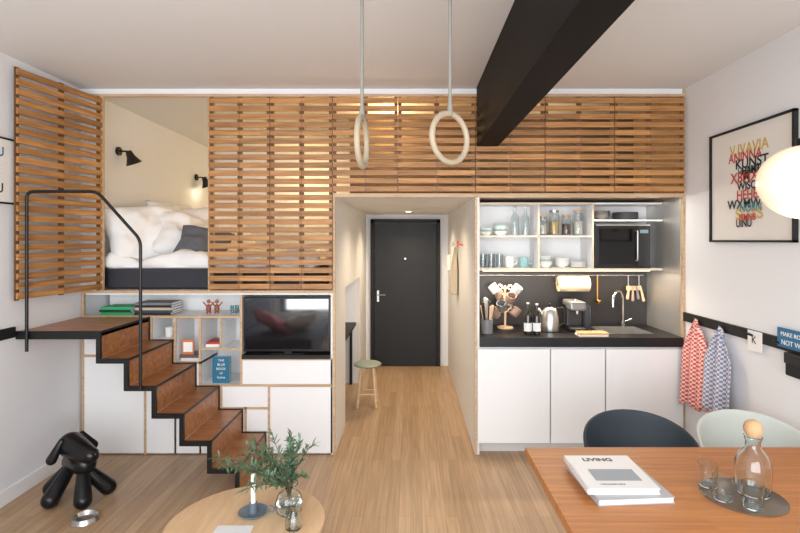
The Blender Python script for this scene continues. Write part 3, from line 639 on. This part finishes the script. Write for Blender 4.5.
def leafmesh(nm,m_,seedv,K,off,lf):
    LV=[];LF=[]
    random.seed(seedv)
    def leaf(p,d,L,W):
        d=d.normalized(); up=Vector((random.uniform(-.4,.4),random.uniform(-.4,.4),1)); s=d.cross(up).normalized(); nrm=s.cross(d)
        n=len(LV)
        for t_,w_,h_ in ((0,0,0),(.25,.8,.03),(.55,1,.05),(.82,.6,.02),(1,0,-.06)):
            for sg in ((0,) if w_==0 else (-1,1)): LV.append(p+d*L*t_+s*sg*w_*W/2+nrm*h_*L)
        LF.extend([(n,n+1,n+2),(n+1,n+3,n+4,n+2),(n+3,n+5,n+6,n+4),(n+5,n+7,n+6)])
    for k in range(K):
        a=k*2.4+off+random.uniform(-.3,.3); sp=random.uniform(.08,.28); hh=random.uniform(.12,.28)-.25*max(0,sp-.17)
        lean=Vector((-.11,0,0)) 
        base=Vector((vx+.012*math.cos(a+3),vy+.012*math.sin(a+3),tz+.012)); neck=Vector((vx+.018*math.cos(a),vy+.018*math.sin(a),tz+.14))
        pts=[base,neck]; N_=9
        for i in range(1,N_+1):
            t_=i/N_; pts.append(neck+lean*t_+Vector((math.cos(a)*sp*t_**1.3*1.15,math.sin(a)*sp*t_**1.3*.8,hh*t_-.12*sp*t_*t_*2)))
        tube('stem_%s_%d'%(nm,k),pts,.0015,STEM,g,False,2)
        for i in range(3,len(pts)):
            for r_ in range(lf):
                d=(pts[i]-pts[i-1]).normalized(); side=Vector((random.uniform(-1,1),random.uniform(-1,1),random.uniform(-.6,.8))).normalized()
                leaf(pts[i]+(pts[i-1]-pts[i])*random.random(),d*.8+side,random.uniform(.028,.05),random.uniform(.006,.011))
    me=bpy.data.meshes.new(nm); me.from_pydata(LV,[],LF); addmesh(nm,me,m_,g)
leafmesh('leaves_dark',LEAF,11,15,0,6); leafmesh('leaves_pale',LEAF2,23,13,1.1,5)
g=group('bud_vase'); lathe('glass',[(0,0),(.034,0),(.042,.015),(.038,.055),(.019,.085),(.017,.105),(.024,.118),(.022,.119),(.015,.105),(.017,.085),(.035,.053),(.039,.016),(.03,.004),(0,.004)],GLASS,(-.555,2.385,tz),g,28)

# ================================================================ DOG ORNAMENT + BOWL
g=group('dog_sculpture'); D=mat('glossy_black_plastic',(16,16,18),.3)
limb('body',(-2.36,3.50,.215),(-2.20,3.38,.245),.066,.072,D,g)
for i,(a,b_) in enumerate(((-2.465,3.44),(-2.36,3.28),(-2.09,3.46),(-2.14,3.27))):
    p0=(-2.34,3.47,.21) if i in (0,1) else (-2.21,3.385,.22)
    limb('leg_%d'%i,p0,(a,b_,.0555),.038,.054,D,g)
limb('neck',(-2.22,3.38,.25),(-2.26,3.35,.36),.05,.05,D,g)
limb('head',(-2.275,3.36,.385),(-2.10,3.285,.345),.082,.052,D,g,32)
limb('nose',(-2.06,3.27,.36),(-2.055,3.268,.36),.017,.017,D,g,16)
limb('ear_1',(-2.30,3.30,.43),(-2.345,3.27,.32),.02,.032,D,g); limb('ear_2',(-2.25,3.43,.43),(-2.20,3.47,.34),.02,.032,D,g)
limb('tail',(-2.40,3.52,.25),(-2.47,3.56,.34),.016,.02,D,g)
g=group('pet_bowl'); lathe('bowl',[(0,0),(.08,0),(.083,.004),(.072,.03),(.066,.032),(.052,.008),(0,.006)],STEEL,(-2.04,3.14,.0005),g,36)

# ================================================================ SOFA (beside the viewer; reflected in the TV)
g=group('sofa'); SF=mat('sofa_grey',(110,112,118),.95,bump=.2,bscale=150)
softbox('seat',-2.64,-1.35,-.6,1.4,.14,.42,SF,g,.004,2,10,0,.04); softbox('backrest',-2.66,-2.42,-.6,1.4,.40,.8,SF,g,.004,2,10,0,.05)
for i,(a,b_) in enumerate(((-2.5,-.5),(-1.45,-.5),(-2.5,1.3),(-1.45,1.3))): cyl('leg_%d'%i,a,b_,0,.15,.02,BLK,g,12)
pillow('cushion_pink',.5,.5,.18,(-1.95,1.0,.56),(math.radians(30),.3,.6),mat('cushion_pink',(222,156,160),.9),g,2)
pillow('cushion_light',.5,.45,.18,(-1.62,.85,.54),(math.radians(25),-.2,-.5),FABW,g,3)

# ---------------------------------------------------------------- finalise
bpy.context.view_layer.update()
hinge=Vector((-2.53,YF-.01,0)); free=Vector((-2.655,3.385,0)); dirv=(free-hinge); ang=math.atan2(dirv.y,dirv.x)
def recenter(e):
    kids=[c for c in e.children]
    if not kids: return
    lo=Vector((1e9,)*3); hi=Vector((-1e9,)*3)
    for k in kids:
        for c in k.bound_box:
            p=k.matrix_world@Vector(c)
            lo=Vector(map(min,lo,p)); hi=Vector(map(max,hi,p))
    l=Vector(((lo.x+hi.x)/2,(lo.y+hi.y)/2,lo.z))
    e.location=l
    for k in kids: k.matrix_parent_inverse=Matrix.Translation(-l)
for e in GROUPS: recenter(e)
l=shut.location.copy()
M=Matrix.Translation(hinge)@Matrix.Rotation(ang,4,'Z')
shut.location=M@l; shut.rotation_euler=(0,0,ang)

# ================================================================ LIGHTS
def light(name,kind,loc,power,color=(1,1,1),rot=(0,0,0),size=None,sy=None,spot=None,soft=None):
    d=bpy.data.lights.new(name,kind); d.energy=power; d.color=color
    if kind=='AREA':
        d.shape='RECTANGLE'; d.size=size; d.size_y=sy or size
    if kind=='SPOT': d.spot_size=math.radians(spot); d.spot_blend=.8; d.shadow_soft_size=.04
    if kind=='POINT': d.shadow_soft_size=soft or .05
    o=bpy.data.objects.new(name,d); COL.objects.link(o); o.location=loc; o.rotation_euler=rot; return o
light('window_daylight','AREA',(-.22,YN+.02,1.6),280,(.94,.97,1.0),(math.radians(90),0,0),4.4,2.4)
light('corridor_downlight','SPOT',(-.02,6.2,cz-.03),60,(1,.82,.60),(0,0,0),spot=150)
light('corridor_spot_near','SPOT',(-.02,4.9,cz-.03),40,(1,.82,.60),(0,0,0),spot=150)  # second warm spot near the corridor opening, no fixture modelled
light('kitchen_led','AREA',(1.35,UY+.06,1.48),14,(1,.84,.66),(0,0,0),1.5,.03)
light('kitchen_shelf_light','AREA',(1.35,YF+.12,cz-.02),8,(1,.92,.80),(math.radians(-20),0,0),1.5,.05)  # area light in front of the kitchen shelves, no fixture modelled
light('loft_lamp','POINT',(-1.35,6.6,2.45),14,(1,.68,.30),soft=.06)
light('loft_lamp_near','POINT',(-1.0,4.7,2.1),5,(1,.66,.28),soft=.06)  # warm point light just behind the left slats, no lamp body
light('loft_lamp_centre','POINT',(-.2,4.75,2.8),16,(1,.66,.28),soft=.06)
light('storage_lamp','POINT',(1.3,4.7,2.6),4,(1,.74,.42),soft=.06)
light('sconce_bulb','POINT',(XL+.16,6.28,2.42),2,(1,.80,.55),soft=.03)
light('nook_fill','POINT',(-1.2,5.4,1.2),5,(1,.85,.65),soft=.05)  # unseen light added to brighten the desk nook
light('pendant_bulb','POINT',(px_,py_,pz_-.2),5,(1,.85,.65),soft=.1)
W=bpy.data.worlds.new('sky_world'); S.world=W; W.use_nodes=True
bg=W.node_tree.nodes['Background']; sk=W.node_tree.nodes.new('ShaderNodeTexSky'); sk.sky_type='HOSEK_WILKIE'; sk.sun_direction=(0.3,0.3,.9); sk.turbidity=4
W.node_tree.links.new(sk.outputs['Color'],bg.inputs['Color']); bg.inputs['Strength'].default_value=.6

# ================================================================ CAMERA
cd=bpy.data.cameras.new('camera'); cam=bpy.data.objects.new('camera',cd); COL.objects.link(cam)
cam.location=(0,0,CH); cam.rotation_euler=(math.radians(90),0,0); cd.sensor_width=36; cd.lens=22.5
cd.shift_x=-.0125; cd.shift_y=-26.5/800; cd.clip_start=.05
S.camera=cam
S.view_settings.view_transform='Standard'; S.view_settings.look='None'; S.view_settings.exposure=0
